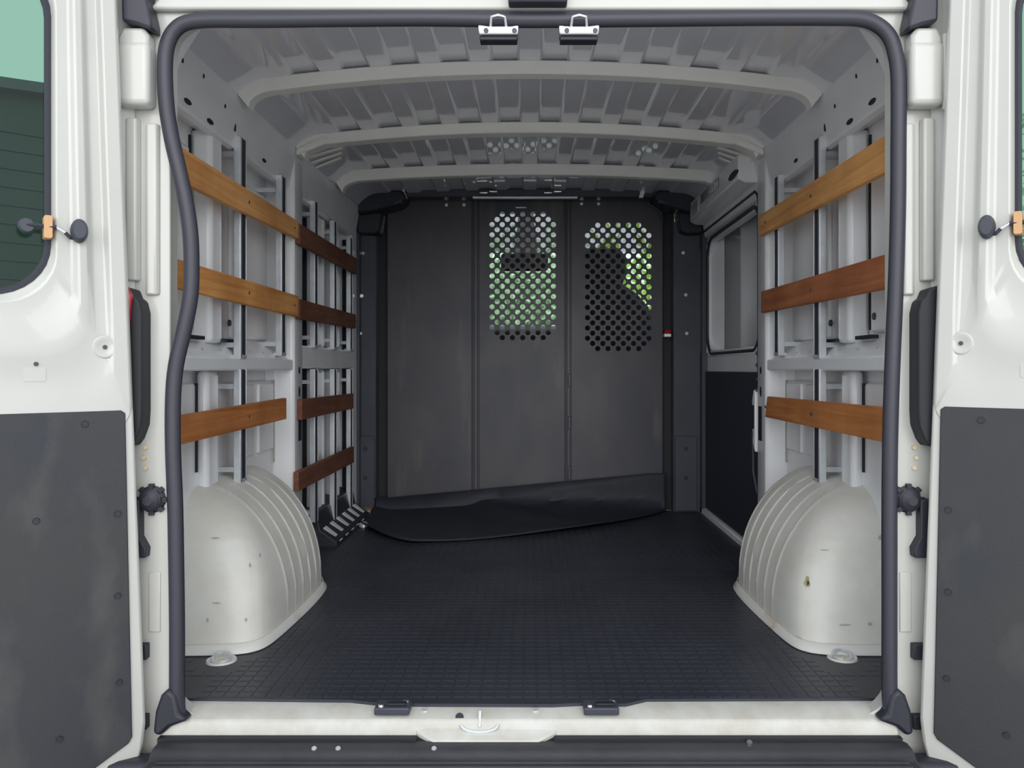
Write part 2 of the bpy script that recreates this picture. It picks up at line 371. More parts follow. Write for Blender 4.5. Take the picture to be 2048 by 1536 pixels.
# ---------------------------------------------------------------- side walls
def side_wall(sg, nm, lab):
    wr = room(nm, (sg*.97, 3.0, 0), lab)
    B = lambda name, m, x0, x1, y0, y1, z0, z1, bev=.004: MB().box(sg*x0, sg*x1, y0, y1, z0, z1).build(name, m, wr, bevel=bev)
    yend = YP+.06 if sg < 0 else 3.17
    # outer skin closes the shell all along; inner sheet
    B('outer_skin', 'paint', .995, 1.0, Y0-.02, 4.42, -.40, 1.64, 0)
    B('wall_skin', 'inpaint', .962, .968, Y0+.02, yend, -.03, 1.46, 0)
    # lower panel with swages
    B('lower_panel', 'inpaint', .94, .962, Y0+.03, 3.03, 0, .70, .008)
    for y0, y1 in ((1.95, 2.30), (2.62, 2.98)):
        B('wall_swage', 'inpaint', .948, .963, y0, y1, .84, 1.36, .012)
    for y0, y1 in ((2.60, 2.78), (2.83, 2.99)):
        B('lower_swage', 'inpaint', .928, .941, y0, y1, .45, .69, .01)
    # cant rail: sloped box member under the roof edge
    poly = [(sg*.862, 1.555), (sg*.862, 1.545), (sg*.885, 1.405), (sg*.905, 1.40), (sg*.97, 1.43), (sg*.99, 1.60), (sg*.90, 1.60)]
    MB().extr(poly, 'y', Y0+.03, YP-.12).build('cant_rail', 'inpaint', wr, bevel=.005)
    # slots and small holes along the rail
    def rail_x(z): return .862 + .023*(1.545-z)/.14
    for (pxl, pyl, rx, rz) in ((375, 203, .022, .007), (420, 243, .022, .007), (486, 293, .02, .007), (528, 321, .018, .006), (365, 121, .004, .006), (407, 152, .004, .006), (450, 212, .004, .006), (470, 255, .005, .012)):
        a = VX - pxl; z = 1.47
        for _ in range(6):
            yy = F*rail_x(z)/a; z = CH + (VY-pyl)*yy/F
        if yy > YP-.2 or z > 1.54 or z < 1.405: continue
        oval((sg*(rail_x(z)+.001), yy, z), sg, rx, rz, .003).build('rail_slot', 'dark', wr)
    # belt rail
    B('belt_rail', 'inpaint', .872, .962, Y0+.05, 3.04, .735, .775, .006)
    MB().extr([(sg*.885, .774), (sg*.962, .774), (sg*.962, .84), (sg*.925, .815)], 'y', Y0+.05, 3.04).build('belt_flange', 'inpaint', wr, bevel=.004)
    for k in range(7):
        y = 2.02 + .13*k
        MB().lathe((sg*.906, y, .795), (-sg, 0, .9), [(.0045, -.004), (.0045, .0015)], 10).build('belt_hole', 'scuff', wr)
    # hat ribs
    B('wall_rib', 'inpaint', .90, .962, 2.33, 2.42, .815, 1.42, .014)
    B('wall_rib', 'inpaint', .91, .945, 2.33, 2.42, .20, .735, .014)
    B('rib_gap', 'dark', .945, .964, 2.422, 2.45, .84, 1.41, 0)
    B('rib_gap', 'dark', .956, .964, 2.322, 2.329, .85, 1.40, 0)
    B('rib_gap', 'dark', .934, .945, 2.314, 2.322, .45, .70, 0)
    B('flange_gap', 'dark', .91, .93, 2.20, 2.31, .822, .832, 0)
    B('flange_gap', 'dark', .905, .93, 2.42, 2.55, .822, .83, 0)
    for y in (2.60, 2.72, 2.27):
        MB().lathe((sg*.947, y, .885), (-sg, 0, 0), [(.011, -.003), (.010, .003)], 10).build('wall_plug', 'wing', wr)
    # pillar at the middle bow
    poly = [(sg*.962, 2.99), (sg*.935, 3.025), (sg*.874, 3.033), (sg*.867, 3.042), (sg*.867, 3.14), (sg*.88, 3.16), (sg*.962, 3.18)]
    MB().extr(poly, 'z', 0.0, 1.53).build('pillar', 'inpaint', wr, bevel=.006)
    B('pillar_groove', 'scuff', .934, .941, 3.004, 3.018, .40, .70, 0)
    for z, rz in ((.735, .014), (.655, .02)):
        oval((sg*.868, 3.10, z), sg, .011, rz).build('pillar_hole', 'dark', wr)
    B('pillar_slot', 'dark', .864, .869, 3.085, 3.125, .47, .60, .004)
    # slotted upright channels that carry the slats
    ups = [(2.475, .40, .74), (2.475, .775, 1.44), (2.885, .79, 1.42)]
    if sg < 0: ups += [(3.33, .12, .74), (3.33, .83, 1.42), (3.66, .06, .74), (3.66, .83, 1.40), (3.99, .05, .74), (3.99, .83, 1.38)]
    for y, z0, z1 in ups:
        u = B('upright_rail', 'galv', .868, .890, y, y+.012, z0, z1, .002)
        MB().box(sg*.870, sg*.890, y+.012, y+.050, z0+.002, z1-.002).build('rail_slot_shade', 'black', u)  # black strip stands in for the shade inside the open channel
        MB().box(sg*.868, sg*.890, y+.050, y+.055, z0, z1).build('rail_lip', 'galv', u, bevel=.001)
        MB().box(sg*.888, sg*.962, y+.006, y+.046, z0+.03, z0+.045).box(sg*.888, sg*.962, y+.006, y+.046, z1-.06, z1-.045).build('rail_bracket', 'galv', u)
        if z0 > .3: MB().box(sg*.868, sg*.90, y+.002, y+.053, z0-.004, z0+.008).build('rail_foot', 'galv', u, bevel=.002)
    return wr
wl = side_wall(-1, 'wall_left', 'white painted steel side wall with ribs, opposite the sliding door')
wrr = side_wall(1, 'wall_right', 'white painted steel side wall behind the sliding door')
# second bay of the full wall
def LB(name, m, x0, x1, y0, y1, z0, z1, bev=.004, par=wl): return MB().box(-x0, -x1, y0, y1, z0, z1).build(name, m, par, bevel=bev)
LB('belt_rail', 'inpaint', .884, .962, 3.17, 4.15, .742, .832, .006)
for y0, y1 in ((3.50, 3.60), (3.615, 3.65), (3.85, 3.93)):
    LB('wall_rib', 'inpaint', .905, .962, y0, y1, .835, 1.40, .012)
    LB('wall_rib', 'inpaint', .905, .962, y0, y1, .10, .735, .012)
for y in (3.482, 3.603, 3.655): LB('rib_gap', 'dark', .945, .964, y, y+.012, .12, 1.40, 0)
LB('front_pillar', 'inpaint', .885, .962, 4.10, 4.22, .02, 1.50, .012)
LB('pillar_trim', 'wing', .87, .962, 4.215, 4.30, 0, 1.50, .006)
LB('pillar_groove', 'dark', .905, .93, 4.085, 4.101, .15, 1.38, 0)

# inner corner plates beside the rear opening
for sg, par in ((-1, wl), (1, wrr)):
    MB().extr([(sg*.80, 1.45), (sg*.862, 1.30), (sg*.97, 1.30), (sg*.97, 1.60), (sg*.70, 1.60), (sg*.74, 1.545)], 'y', Y0+.03, Y0+.10).build('corner_plate', 'inpaint', par, bevel=.006)
    MB().box(sg*.80, sg*.97, Y0+.03, Y0+.06, -.02, 1.35).build('inner_post', 'inpaint', par, bevel=.004)

# ---------------------------------------------------------------- rear frame
wre = room('wall_rear', (0, Y0, 0), 'white painted rear door frame of the van')
hole = rrect(-.780, .785, -.012, 1.496, .075, 8)
out = rrect(-.985, .985, -.20, 1.70, .09, 6)
plate(out, [hole], Y0-.012, Y0+.028, XZ).build('door_frame', 'paint', wre, bevel=.004)
# raised beads, hinge boxes and other pressings on both posts
for sg in (-1, 1):
    mb = MB().extr([(sg*.800, Y0-.012), (sg*.806, Y0-.024), (sg*.826, Y0-.024), (sg*.834, Y0-.012)], 'z', .90, 1.27); mb.build('post_bead', 'paint', wre, bevel=.004)
    mb = MB().extr([(sg*.842, Y0-.012), (sg*.846, Y0-.03), (sg*.868, Y0-.03), (sg*.876, Y0-.012)], 'z', .93, 1.28); mb.build('post_bead', 'paint', wre, bevel=.004)
    hb = MB().box(sg*.808, sg*.880, Y0-.055, Y0-.01, 1.30, 1.435).build('hinge_cover', 'paint', wre, bevel=.012, bseg=3)
    MB().extr([(sg*.811, 1.41), (sg*.877, 1.41), (sg*.877, 1.445), (sg*.866, 1.466), (sg*.82, 1.466), (sg*.811, 1.45)], 'y', Y0-.05, Y0-.01).build('hinge_cap', 'paint', hb, bevel=.008)
    MB().tube([(sg*.884, Y0-.05, 1.29), (sg*.884, Y0-.05, 1.45)], .009, seg=10).build('hinge_pin', 'paint', hb)
    # black gutter rubber above the hinge
    MB().extr([(sg*.865, 1.60), (sg*.80, 1.60), (sg*.812, 1.53), (sg*.80, 1.475), (sg*.80, 1.458), (sg*.83, 1.468), (sg*.862, 1.475)], 'y', Y0-.06, Y0-.01).build('gutter_rubber', 'seal', wre, bevel=.006)
    # embossed lower field and square plugs
    MB().box(sg*.800, sg*.826, Y0-.015, Y0-.01, .17, .30).build('post_emboss', 'paint', wre, bevel=.006)
    for z0, z1 in ((.115, .148), (-.035, -.005)):
        MB().box(sg*.824, sg*.850, Y0-.03, Y0-.005, z0, z1).build('rubber_plug', 'black', wre, bevel=.002)
    MB().extr([(sg*.862, .46), (sg*.836, .46), (sg*.836, .38), (sg*.822, .355), (sg*.824, .335), (sg*.862, .335)], 'y', Y0-.035, Y0-.008).build('lower_hinge', 'black', wre, bevel=.003)
    # corrugated wiring grommet
    prof = []
    for k in range(4): prof += [(.030-.003*k, .007*k), (.025-.003*k, .007*k+.003)]
    gm = MB().lathe((sg*.818, Y0-.012, .458), (0, -1, 0), prof + [(.010, .028)], 18)
    gr_ = gm.build('wiring_grommet', 'black', wre, ang=25)
    for k in range(8):
        a = math.pi/4*k
        MB().box(-.016, .003, -.010, 0, -.005, .005).tf(lambda p, a=a: (sg*.818 + (p.x+.031)*math.cos(a) - p.z*math.sin(a), Y0-.012+p.y, .458 + (p.x+.031)*math.sin(a) + p.z*math.cos(a))).build('grommet_lug', 'black', gr_)
    for q in range(3):
        MB().lathe((sg*(.832+.004*(q % 2)), Y0-.012, .57-.022*q), (0, -1, 0), [(.006, 0), (.005, .004)], 8).build('post_screw', 'rust', wre)
# header lip with rain channel
MB().extr([(-.82, 1.512), (.83, 1.512), (.80, 1.545), (-.79, 1.545)], 'y', Y0-.03, Y0-.01).build('header_lip', 'paint', wre, bevel=.006)
MB().extr([(-.80, 1.55), (.81, 1.55), (.79, 1.60), (-.78, 1.60)], 'y', Y0-.05, Y0-.01).build('header_channel', 'paint', wre, bevel=.01)
cb = MB().box(-.046, .079, Y0-.065, Y0-.03, 1.513, 1.552).build('header_latch_cover', 'seal', wre, bevel=.004)
for cx in (-.035, .068): MB().lathe((cx, Y0-.064, 1.523), (0, -1, 0), [(.005, 0), (.004, .003)], 10).build('cover_screw', 'galv', cb)

# sill: white threshold with a lowered latch tub in the middle
sl = MB()
sl.extr([(1.765, -.036), (1.772, -.014), (1.80, -.004), (1.85, -.002), (1.85, -.05), (1.765, -.05)], 'x', -.79, .79)
so = struct(sl.build('trim_1', 'sill', bevel=.004), 'worn white sill across the rear opening')
tp = [(-.245, 1.763, -.035), (-.205, 1.742, -.046), (.018, 1.742, -.046), (.058, 1.763, -.035), (.045, 1.806, -.0025), (-.235, 1.806, -.0025)]
MB().add(tp + [(p[0], p[1]+.004, p[2]-.012) for p in tp], [range(6), range(11, 5, -1)] + [(k, (k+1) % 6, 6+(k+1) % 6, 6+k) for k in range(6)]).build('latch_tub', 'sill', so, bevel=.003)
MB().lathe((-.152, 1.781, -.012), (0, -.8, .6), [(.009, -.004), (.009, .003)], 12).build('tub_hole', 'dark', so)
an = MB().tube([(-.108, 1.784, .0), (-.108, 1.765, -.026)], .0035, seg=8)
an.build('tub_pin', 'galv', so)
an = MB().tube([(-.108 + .04*math.cos(a), 1.766 - .006*abs(math.sin(a)), -.022 - .014*math.sin(a)) for a in [math.pi*k/10 for k in range(11)]], .0035, seg=6); an.build('tub_wire', 'galv', so)
for sx in (-1, 1):
    MB().lathe((.012 if sx > 0 else -.23, 1.80, -.006), (0, -.3, 1), [(.008, 0), (.006, .004)], 8).build('sill_bolt', 'galv', so)

# lower strikers on the sill
for cx, lab in ((-.298, 'black steel latch striker plate on the sill, farther from the sliding door side'), (.154, 'black steel latch striker plate on the sill, nearer the sliding door side')):
    t = thing('sill_striker', (cx, 1.80, -.004), lab, 'striker', 'striker plates on the sill')
    MB().box(cx-.038, cx+.038, 1.775, 1.822, -.006, .010).build('striker_plate', 'wing', t, bevel=.003)
    MB().box(cx-.012, cx+.03, 1.785, 1.80, .010, .016).build('striker_slot', 'dark', t, bevel=.002)
    for dx, dy in ((-.024, -.012), (.026, .012)): MB().lathe((cx+dx, 1.798+dy, .009), (0, 0, 1), [(.007, 0), (.006, .005), (.003, .006)], 10).build('bolt', 'steel', t)
# upper strikers
for cx, lab in ((-.067, 'bright zinc latch striker under the roof header, farther from the sliding door side'), (.104, 'bright zinc latch striker under the roof header, nearer the sliding door side')):
    t = thing('roof_striker', (cx, 1.77, 1.441), lab, 'striker', 'strikers under the roof header')
    MB().extr([(cx-.042, 1.448), (cx+.042, 1.448), (cx+.044, 1.47), (cx+.02, 1.467), (cx-.02, 1.467), (cx-.044, 1.47)], 'y', 1.746, 1.785).build('striker_plate', 'zinc', t, bevel=.004)
    MB().box(cx-.040, cx+.040, 1.755, 1.785, 1.44, 1.449).build('striker_base', 'black', t, bevel=.002)
    MB().tube([(cx-.017, 1.752, 1.464), (cx-.014, 1.74, 1.483), (cx, 1.738, 1.485), (cx+.014, 1.74, 1.483), (cx+.017, 1.752, 1.464)], .0035, seg=8).build('striker_loop', 'zinc', t)
    for dx in (-.026, .034): MB().lathe((cx+dx, 1.746, 1.456), (0, -1, 0), [(.0055, 0), (.0055, .002), (.003, .002)], 12).build('striker_bolt', 'wing', t)

# ---------------------------------------------------------------- door seal (loose and wavy on one post)
ys = 1.772
L = [(362, 1438), (356, 1425), (354, 1380), (354, 1250), (352, 1100), (350, 1000), (346, 900), (346, 800), (352, 730), (368, 660), (381, 590), (383, 520), (380, 460), (371, 400), (358, 340), (344, 280), (334, 220), (330, 160), (331, 110)]
T = [(338, 80), (352, 58), (375, 45), (420, 40), (520, 40), (700, 38), (860, 37), (1040, 40), (1100, 40), (1300, 38), (1500, 36), (1650, 36), (1720, 38), (1755, 50), (1778, 72), (1790, 105)]
R = [(1797, 160), (1797, 300), (1796, 420), (1792, 560), (1786, 700), (1781, 850), (1779, 1000), (1779, 1200), (1779, 1380), (1782, 1425), (1775, 1440)]
def smooth(pts, n=4):
    out = []
    P = [pts[0]] + pts + [pts[-1]]
    for i in range(1, len(P)-2):
        for k in range(n):
            t = k/n
            out.append(tuple(.5*((2*P[i][c]) + (-P[i-1][c]+P[i+1][c])*t + (2*P[i-1][c]-5*P[i][c]+4*P[i+1][c]-P[i+2][c])*t*t + (-P[i-1][c]+3*P[i][c]-3*P[i+1][c]+P[i+2][c])*t**3) for c in (0, 1)))
    out.append(pts[-1]); return out
path = [px(x, y, ys) for x, y in smooth(L + T + R)]
t = thing('door_seal', (0, ys, -.02), 'dark rubber weatherstrip around the rear opening, bulging loose on one post', 'seal')
MB().tube(path, .0165, seg=10, ry=.014).build('seal_tube', 'seal', t, ang=60)
for sg in (-1, 1):
    bx = -.758 if sg < 0 else .772
    mb = MB().extr([(bx-sg*.012, .006), (bx-sg*.004, .045), (bx+sg*.012, .06), (bx+sg*.028, .045), (bx+sg*.04, .01), (bx+sg*.045, -.035), (bx+sg*.03, -.042), (bx+sg*.008, -.022), (bx-sg*.03, -.008)], 'y', 1.752, 1.79)
    mb.build('seal_corner_boot', 'black', t, bevel=.008)

# ---------------------------------------------------------------- bumper
b = thing('rear_bumper', (0, 1.6, -.35), 'dark grey plastic rear bumper with a ribbed step below the sill', 'bumper')
MB().extr([(1.40, -.36), (1.40, -.085), (1.42, -.068), (1.70, -.066), (1.712, -.052), (1.745, -.048), (1.765, -.055), (1.765, -.36)], 'x', -.79, .80).build('bumper_body', 'bumper', b, bevel=.012)
for sg in (-1, 1): MB().box(sg*.78, sg*.93, 1.70, 1.765, -.36, -.075).build('bumper_corner_shade', 'black', b, bevel=.015)  # dark blocks stand in for the shadow beside the bumper
for k in range(14):
    y = 1.69 - .0185*k
    MB().box(-.765, .775, y-.008, y, -.069, -.0625).build('step_rib', 'bumper', b, bevel=.002)
for q0, q1 in ((-.79, -.24), (.052, .79)): MB().box(q0, q1, 1.748, 1.764, -.056, -.043).build('bumper_gap', 'dark', b)
MB().box(-.22, .03, 1.728, 1.741, -.06, -.05).build('bumper_gap', 'dark', b)
MB().lathe((.462, 1.738, -.048), (0, -.5, 1), [(.007, 0), (.006, .004)], 10).build('bumper_clip', 'steel', b)
for cx in (-.45, -.40, -.20): MB().lathe((cx, 1.72, -.052), (0, -.5, 1), [(.006, 0), (.005, .003)], 8).build('bumper_clip', 'galv', b)

# ---------------------------------------------------------------- tail lamps
for sg, lab in ((-1, 'tall tail lamp edge on the rear post opposite the sliding door, red lens showing'), (1, 'tall dark tail lamp edge on the rear post on the sliding door side')):
    t = thing('tail_lamp', (sg*.88, 1.78, .58), lab, 'tail lamp', 'tail lamps')
    MB().extr([(sg*.93, .60), (sg*.846, .575), (sg*.835, .59), (sg*.824, .62), (sg*.822, .65), (sg*.822, .86), (sg*.828, .885), (sg*.838, .892), (sg*.845, .91), (sg*.93, .935)], 'y', 1.745, 1.80).build('lamp_housing', 'dark', t, bevel=.004)
    e_ = .842 if sg < 0 else .868
    MB().extr([(sg*.94, .68), (sg*(e_+.02), .68), (sg*(e_+.006), .80), (sg*(e_-.004), .895), (sg*(e_+.008), .92), (sg*.94, .94)], 'y', 1.732, 1.746).build('lamp_lens', 'red', t, bevel=.004)

# ---------------------------------------------------------------- rear doors
ANG = math.radians(35)
def rear_door(sg, nm, lab, X0=.816, dz=0):
    root = room(nm, (sg*.83, 1.75, -.17), lab)
    ex, ey = math.cos(ANG), -math.sin(ANG); nx, ny = -math.sin(ANG), -math.cos(ANG)
    def T(u, z, d): return (sg*(X0 + ex*u + nx*d), 1.75 + ey*u + ny*d, z + dz)
    ue = lambda z: .036*z
    # upper pressed frame round the window, lofted
    NC, NS = 8, 7
    outl = [(u + (ue(z) if u < .4 else 0), z) for u, z in rrect(.0, .79, .60, 1.64, .05, NC, NS)]
    win = rrect(.172, .63, .885, 1.555, .105, NC, NS)
    prof = [(0, -.05), (0, .0), (.04, .008), (.26, .010), (.32, -.006), (.48, -.006), (.56, .010), (.68, .012), (.76, .002), (.95, .003), (1.0, -.012), (1.0, -.034)]
    mb = MB()
    mb.grid([[T(o[0]+(q[0]-o[0])*t_, o[1]+(q[1]-o[1])*t_, d if not .3 < t_ < .5 else .007 + (d-.007)*min(1, max(0, (o[1]-.64)/.22))) for o, q in zip(outl, win)] for t_, d in prof], close_v=True)
    mb.build('inner_frame', 'paint', root, ang=28, bevel=.003)
    # lower inner sheet
    low = [(.0, .66), (.79, .66), (.79, -.15), (.10, -.165), (.045, -.145), (.02, -.10), (.006, -.05), (0, -.01)]
    plate(low, [], .006, -.05, lambda u, v, d: T(u + ue(v)*(1 if u < .3 else 0), v, d)).build('lower_sheet', 'paint', root, bevel=.006)
    # outer skin with window opening
    plate(rrect(.012, .80, -.17, 1.65, .06), [rrect(.165, .637, .878, 1.562, .11)], -.05, -.056, T).build('outer_skin', 'paint', root)
    gl = plate(win, [], -.030, -.034, T).build('window_pane', 'glass', root, smooth=False)
    MB().tube([T(u, z, -.022) for u, z in rrect(.176, .626, .889, 1.551, .103, 8, 5)], .0085, closed=True, seg=8).build('window_seal', 'black', gl)
    # charcoal lining board
    card = [(.040, .648), (.048, .654), (.745, .650), (.755, .64), (.755, -.12), (.70, -.145), (.22, -.145), (.034, -.042), (.027, -.03)]
    cd = plate(card, [], .005, .011, T).build('lining_board', 'doorcard', root, bevel=.002)
    cd['label'] = 'charcoal lining board'
    for u, z in ((.115, .628), (.055, .44), (.055, .27), (.052, .09), (.20, .44), (.16, .0), (.35, .62)):
        MB().lathe(T(u, z, .011), Vector(T(0, 0, 1)) - Vector(T(0, 0, 0)), [(.007, 0), (.006, .003)], 10).build('board_clip', 'black', cd)
    nrm = Vector(T(0, 0, 1)) - Vector(T(0, 0, 0))
    # pressed dimple with hole, and embossed rectangle with hole
    dm = MB().lathe(T(.078, .785, .007), nrm, [(.024, 0), (.021, .0025), (.016, .0025), (.012, .0008)], 20).build('pressed_boss', 'paint', root)
    MB().lathe(T(.078, .785, .010), nrm, [(.0045, 0), (.004, .002)], 10).build('boss_hole', 'wing', dm)
    er = plate(rrect(.183, .222, .715, .790, .004), [], .006, .0078, T).build('pressed_plate', 'paint', root, bevel=.002)
    MB().lathe(T(.20, .75, .009), nrm, [(.0045, 0), (.004, .002)], 10).build('plate_hole', 'wing', er)
    # rubber stop with arm and the tan clip at the window edge
    st = MB().lathe(T(.126, 1.018, .006), nrm, [(.013, 0), (.016, .006), (.016, .018), (.011, .026)], 16).tf(lambda p: (p[0], p[1], 1.018 + dz + (p[2]-1.018-dz)*1.5)).build('rubber_stop', 'wing', root)
    MB().tube([T(.128, 1.002, .018), T(.142, 1.003, .02), T(.150, 1.012, .018)], .004, seg=6).build('stop_arm', 'black', st)
    MB().tube([T(.150, 1.012, .018), T(.165, 1.022, .012), T(.19, 1.024, .006)], .0022, seg=6).build('stop_wire', 'galv', st)
    MB().tube([T(.165, 1.022, .011), T(.215, 1.024, .004)], .005, seg=6).build('clip_bar', 'black', st)
    cp = plate(rrect(.172, .187, 1.0, 1.045, .004), [], -.02, .014, T).build('window_clip', 'tan', root, bevel=.002)
    MB().lathe(T(.215, 1.022, .0), nrm, [(.014, -.012), (.016, 0), (.012, .008)], 12).build('clip_knob', 'wing', cp)
    return root
rear_door(-1, 'door_1', 'open white rear door with window, hung opposite the sliding door')
rear_door(1, 'door_2', 'open white rear door with window, hung on the sliding door side', .828, .008)

# ================================================================ floor coverings
fm = thing('floor_mat', (0, 3.0, -.003), 'black studded rubber mat covering the load floor', 'mat')
def XY(u, v, d): return (u, v, d)
edge = [(-.775, 1.845), (-.40, 1.835), (-.345, 1.822), (-.25, 1.815), (.05, 1.812), (.12, 1.82), (.21, 1.815), (.26, 1.84), (.775, 1.845), (.90, 2.02), (.93, 2.10), (.93, 4.29), (-.93, 4.29), (-.93, 2.10), (-.90, 2.02)]
plate(edge, [], -.004, .004, XY).build('mat_sheet', 'mat', fm)
st = MB(); p = .032
for i in range(-28, 29):
    for j in range(0, 76):
        X = i*p; Y = 1.862 + j*p
        if abs(X) > .76 and Y < 1.99: continue
        if abs(X) > .70 and 2.10 < Y < 3.02: continue
        if math.hypot(abs(X)-.78, Y-2.08) < .075: continue
        a, h = .0135, .0009; b2 = .0122; z = .004
        st.add([(X-a, Y-a, z), (X+a, Y-a, z), (X+a, Y+a, z), (X-a, Y+a, z), (X-b2, Y-b2, z+h), (X+b2, Y-b2, z+h), (X+b2, Y+b2, z+h), (X-b2, Y+b2, z+h)],
               [(4,5,6,7),(0,1,5,4),(1,2,6,5),(2,3,7,6),(3,0,4,7)])
stuff(st.build('mat_studs', 'mat', fm, smooth=False))

# loose rubber sheet riding up the bulkhead
fs_ = [(-.80, 3.86), (-.72, 3.72), (-.62, 3.56), (-.52, 3.47), (-.42, 3.475), (-.25, 3.52), (.0, 3.62), (.20, 3.72), (.36, 3.84), (.50, 3.98), (.60, 4.10), (.70, 4.24)]
rows = []
NR = 14
pts = smooth(fs_, 5)
for (x, yr) in pts:
    u = (x + .80) / 1.5
    climb = .015 + .125 * max(0, min(1, (u - .05)/.9))
    row = []
    Lf = 4.262 - yr
    tot = Lf + climb
    for k in range(NR+1):
        s_ = tot * k / NR
        wob = .012*math.sin(9*x + 3*k/NR) + .008*math.sin(21*x+k)
        if s_ < Lf: y = yr + s_; z = .010 + .020*math.exp(-(s_/.05)**2)*(.6+.4*math.sin(6*x)) + .02*max(0, wob/.02)*min(1, s_/.1) + .05*(s_/max(Lf, .05))**4*min(1, climb/.1)
        else: y = 4.262; z = .06 + (s_ - Lf)
        row.append((x, y, z))
    rows.append(row)
mb = MB(); mb.grid(rows)
tag(mb.build('rubber_sheet', 'sheet', solid=.005, ang=60), 'loose black rubber sheet curling up against the bulkhead foot', 'rubber sheet')
tg = MB().lathe((-.775, 3.84, .012), (0, -.3, 1), [(.022, 0), (.018, .012), (.008, .018)], 12)
tag(tg.build('floor_anchor', 'galv'), 'small grey anchor knob at the corner of the loose rubber sheet', 'anchor')
tag(MB().hexa([(-.86, 4.13, .004), (-.805, 4.16, .004), (-.805, 4.16, .028), (-.86, 4.13, .022)], [(-.86, 4.25, .004), (-.805, 4.25, .004), (-.805, 4.25, .03), (-.86, 4.25, .03)]).build('plywood_offcut', 'ply', bevel=.002), 'bare tan plywood edge showing between rubber sheet and wall', 'plywood')

# tie-down rings
for X, Y, lab in ((-.778, 2.08, 'round white tie-down dish behind the wheel arch opposite the sliding door'), (.795, 2.10, 'white tie-down dish behind the wheel arch with the yellow paint chip')):
    t = thing('tie_down', (X, Y, .004), lab, 'tie-down', 'tie-down points')
    MB().lathe((X, Y, .003), (0, 0, 1), [(.038, 0), (.036, .006), (.028, .003), (.012, .002)], 20).build('dish', 'arch', t)
    MB().tube([(X + .022*math.cos(a), Y + .022*math.sin(a), .012 + .006*math.sin(a)) for a in [2*math.pi*k/16 for k in range(16)]], .0045, closed=True, seg=6).build('ring', 'galv', t)
    MB().lathe((X, Y, .004), (0, 0, 1), [(.008, 0), (.007, .006)], 8).build('bolt', 'rust', t)

# ================================================================ wheel arches
ARCH = {}
def wheel_arch(sg, lab):
    yc, X0, X1, H = 2.50, .955, .688, .425
    t = thing('wheel_arch', (sg*.84, yc, 0), lab, 'wheel arch', 'wheel arch covers')
    # footprint loop on the floor (x, y) from wall at the rear round to the wall at the front
    base = [(X0, 2.125), (.88, 2.125), (.80, 2.128), (.758, 2.136), (.727, 2.153), (.706, 2.19), (.696, 2.27), (.690, 2.45), (.688, 2.60), (.690, 2.70), (.698, 2.77), (.725, 2.84), (.775, 2.90), (.86, 2.95), (X0, 2.98)]
    def dense(P, n):
        P2 = smooth(P, 6); L_ = [0]
        for a, b_ in zip(P2, P2[1:]): L_.append(L_[-1] + math.hypot(b_[0]-a[0], b_[1]-a[1]))
        out = []; k = 0
        for i in range(n+1):
            d = L_[-1]*i/n
            while k < len(L_)-2 and L_[k+1] < d: k += 1
            f = (d-L_[k])/(L_[k+1]-L_[k]); out.append((P2[k][0]+(P2[k+1][0]-P2[k][0])*f, P2[k][1]+(P2[k+1][1]-P2[k][1])*f))
        return out
    NB = 330; loop = dense(base, NB)
    # ridge the surface rises to: a short line along the wall
    rows = []
    NV = 44
    for v in range(NV+1):
        ph = v/NV*math.pi/2
        e = 2/4.7
        k = max(0, math.cos(ph))**e if v < NV else 0.0        # 1 at the floor, 0 at the crown
        hz = math.sin(ph)**e
        row = []
        for i, (x, y) in enumerate(loop):
            cx, cy = X0+.02, 2.56
            X = cx + (x-cx)*k; Y = cy + (y-cy)*k
            inn = (X0 - X)/(X0-X1)
            z = H*hz*(1 - .27*max(0, inn)**1.6)
            X += .045*hz*hz*max(0, inn)
            Y += .07*hz*k*(1 if y < cy else -.3)
            # pressed beads across the top and down the inner side
            f = i/NB
            s_ = sum(math.exp(-((Y-yk+.03*(1-hz)*(yk-2.55)/.25)/.0042)**2) for yk in (2.36, 2.44, 2.52, 2.60, 2.68, 2.76))
            amp = .0042*s_*min(1, max(0, (z-.05)/.05))*min(1, max(0, (inn-.15)/.2))
            nx_ = (x-cx)*k; q = math.hypot(nx_*1.6, hz**6)
            X += nx_*1.6/q*amp if q > 1e-6 else 0; z += amp*hz**6/max(q, 1e-6)
            if f < .33:                                   # creases across the rear face
                for zz, g in ((.092, -.004), (.125, .004), (.27, .003)): Y -= g*math.exp(-((z-zz-.02*(zz > .2)*inn)/.006)**2)
            row.append((sg*X, Y, z - .002))
        rows.append(row)
    mb = MB(); mb.grid(rows); mb.build('arch_shell', 'arch', t, ang=60); ARCH[sg] = BVHTree.FromPolygons(mb.v, mb.f)
    fl_ = []
    for (x, y) in loop:
        nx_, ny_ = x-(X0+.02), y-2.56; q = math.hypot(nx_, ny_); nx_ /= q; ny_ /= q
        fl_.append([(sg*(x+nx_*.002), y+ny_*.002, .030), (sg*(x+nx_*.006), y+ny_*.006, .012), (sg*(x+nx_*.016), y+ny_*.016, .0065)])
    mb = MB(); mb.grid(fl_); mb.build('arch_flange', 'archfoot', t, ang=60, solid=.003)
    return t
a1 = wheel_arch(-1, 'white steel wheel arch cover on the wall opposite the sliding door')
a2 = wheel_arch(1, 'white steel wheel arch cover next to the sliding door, with a yellow paint chip')
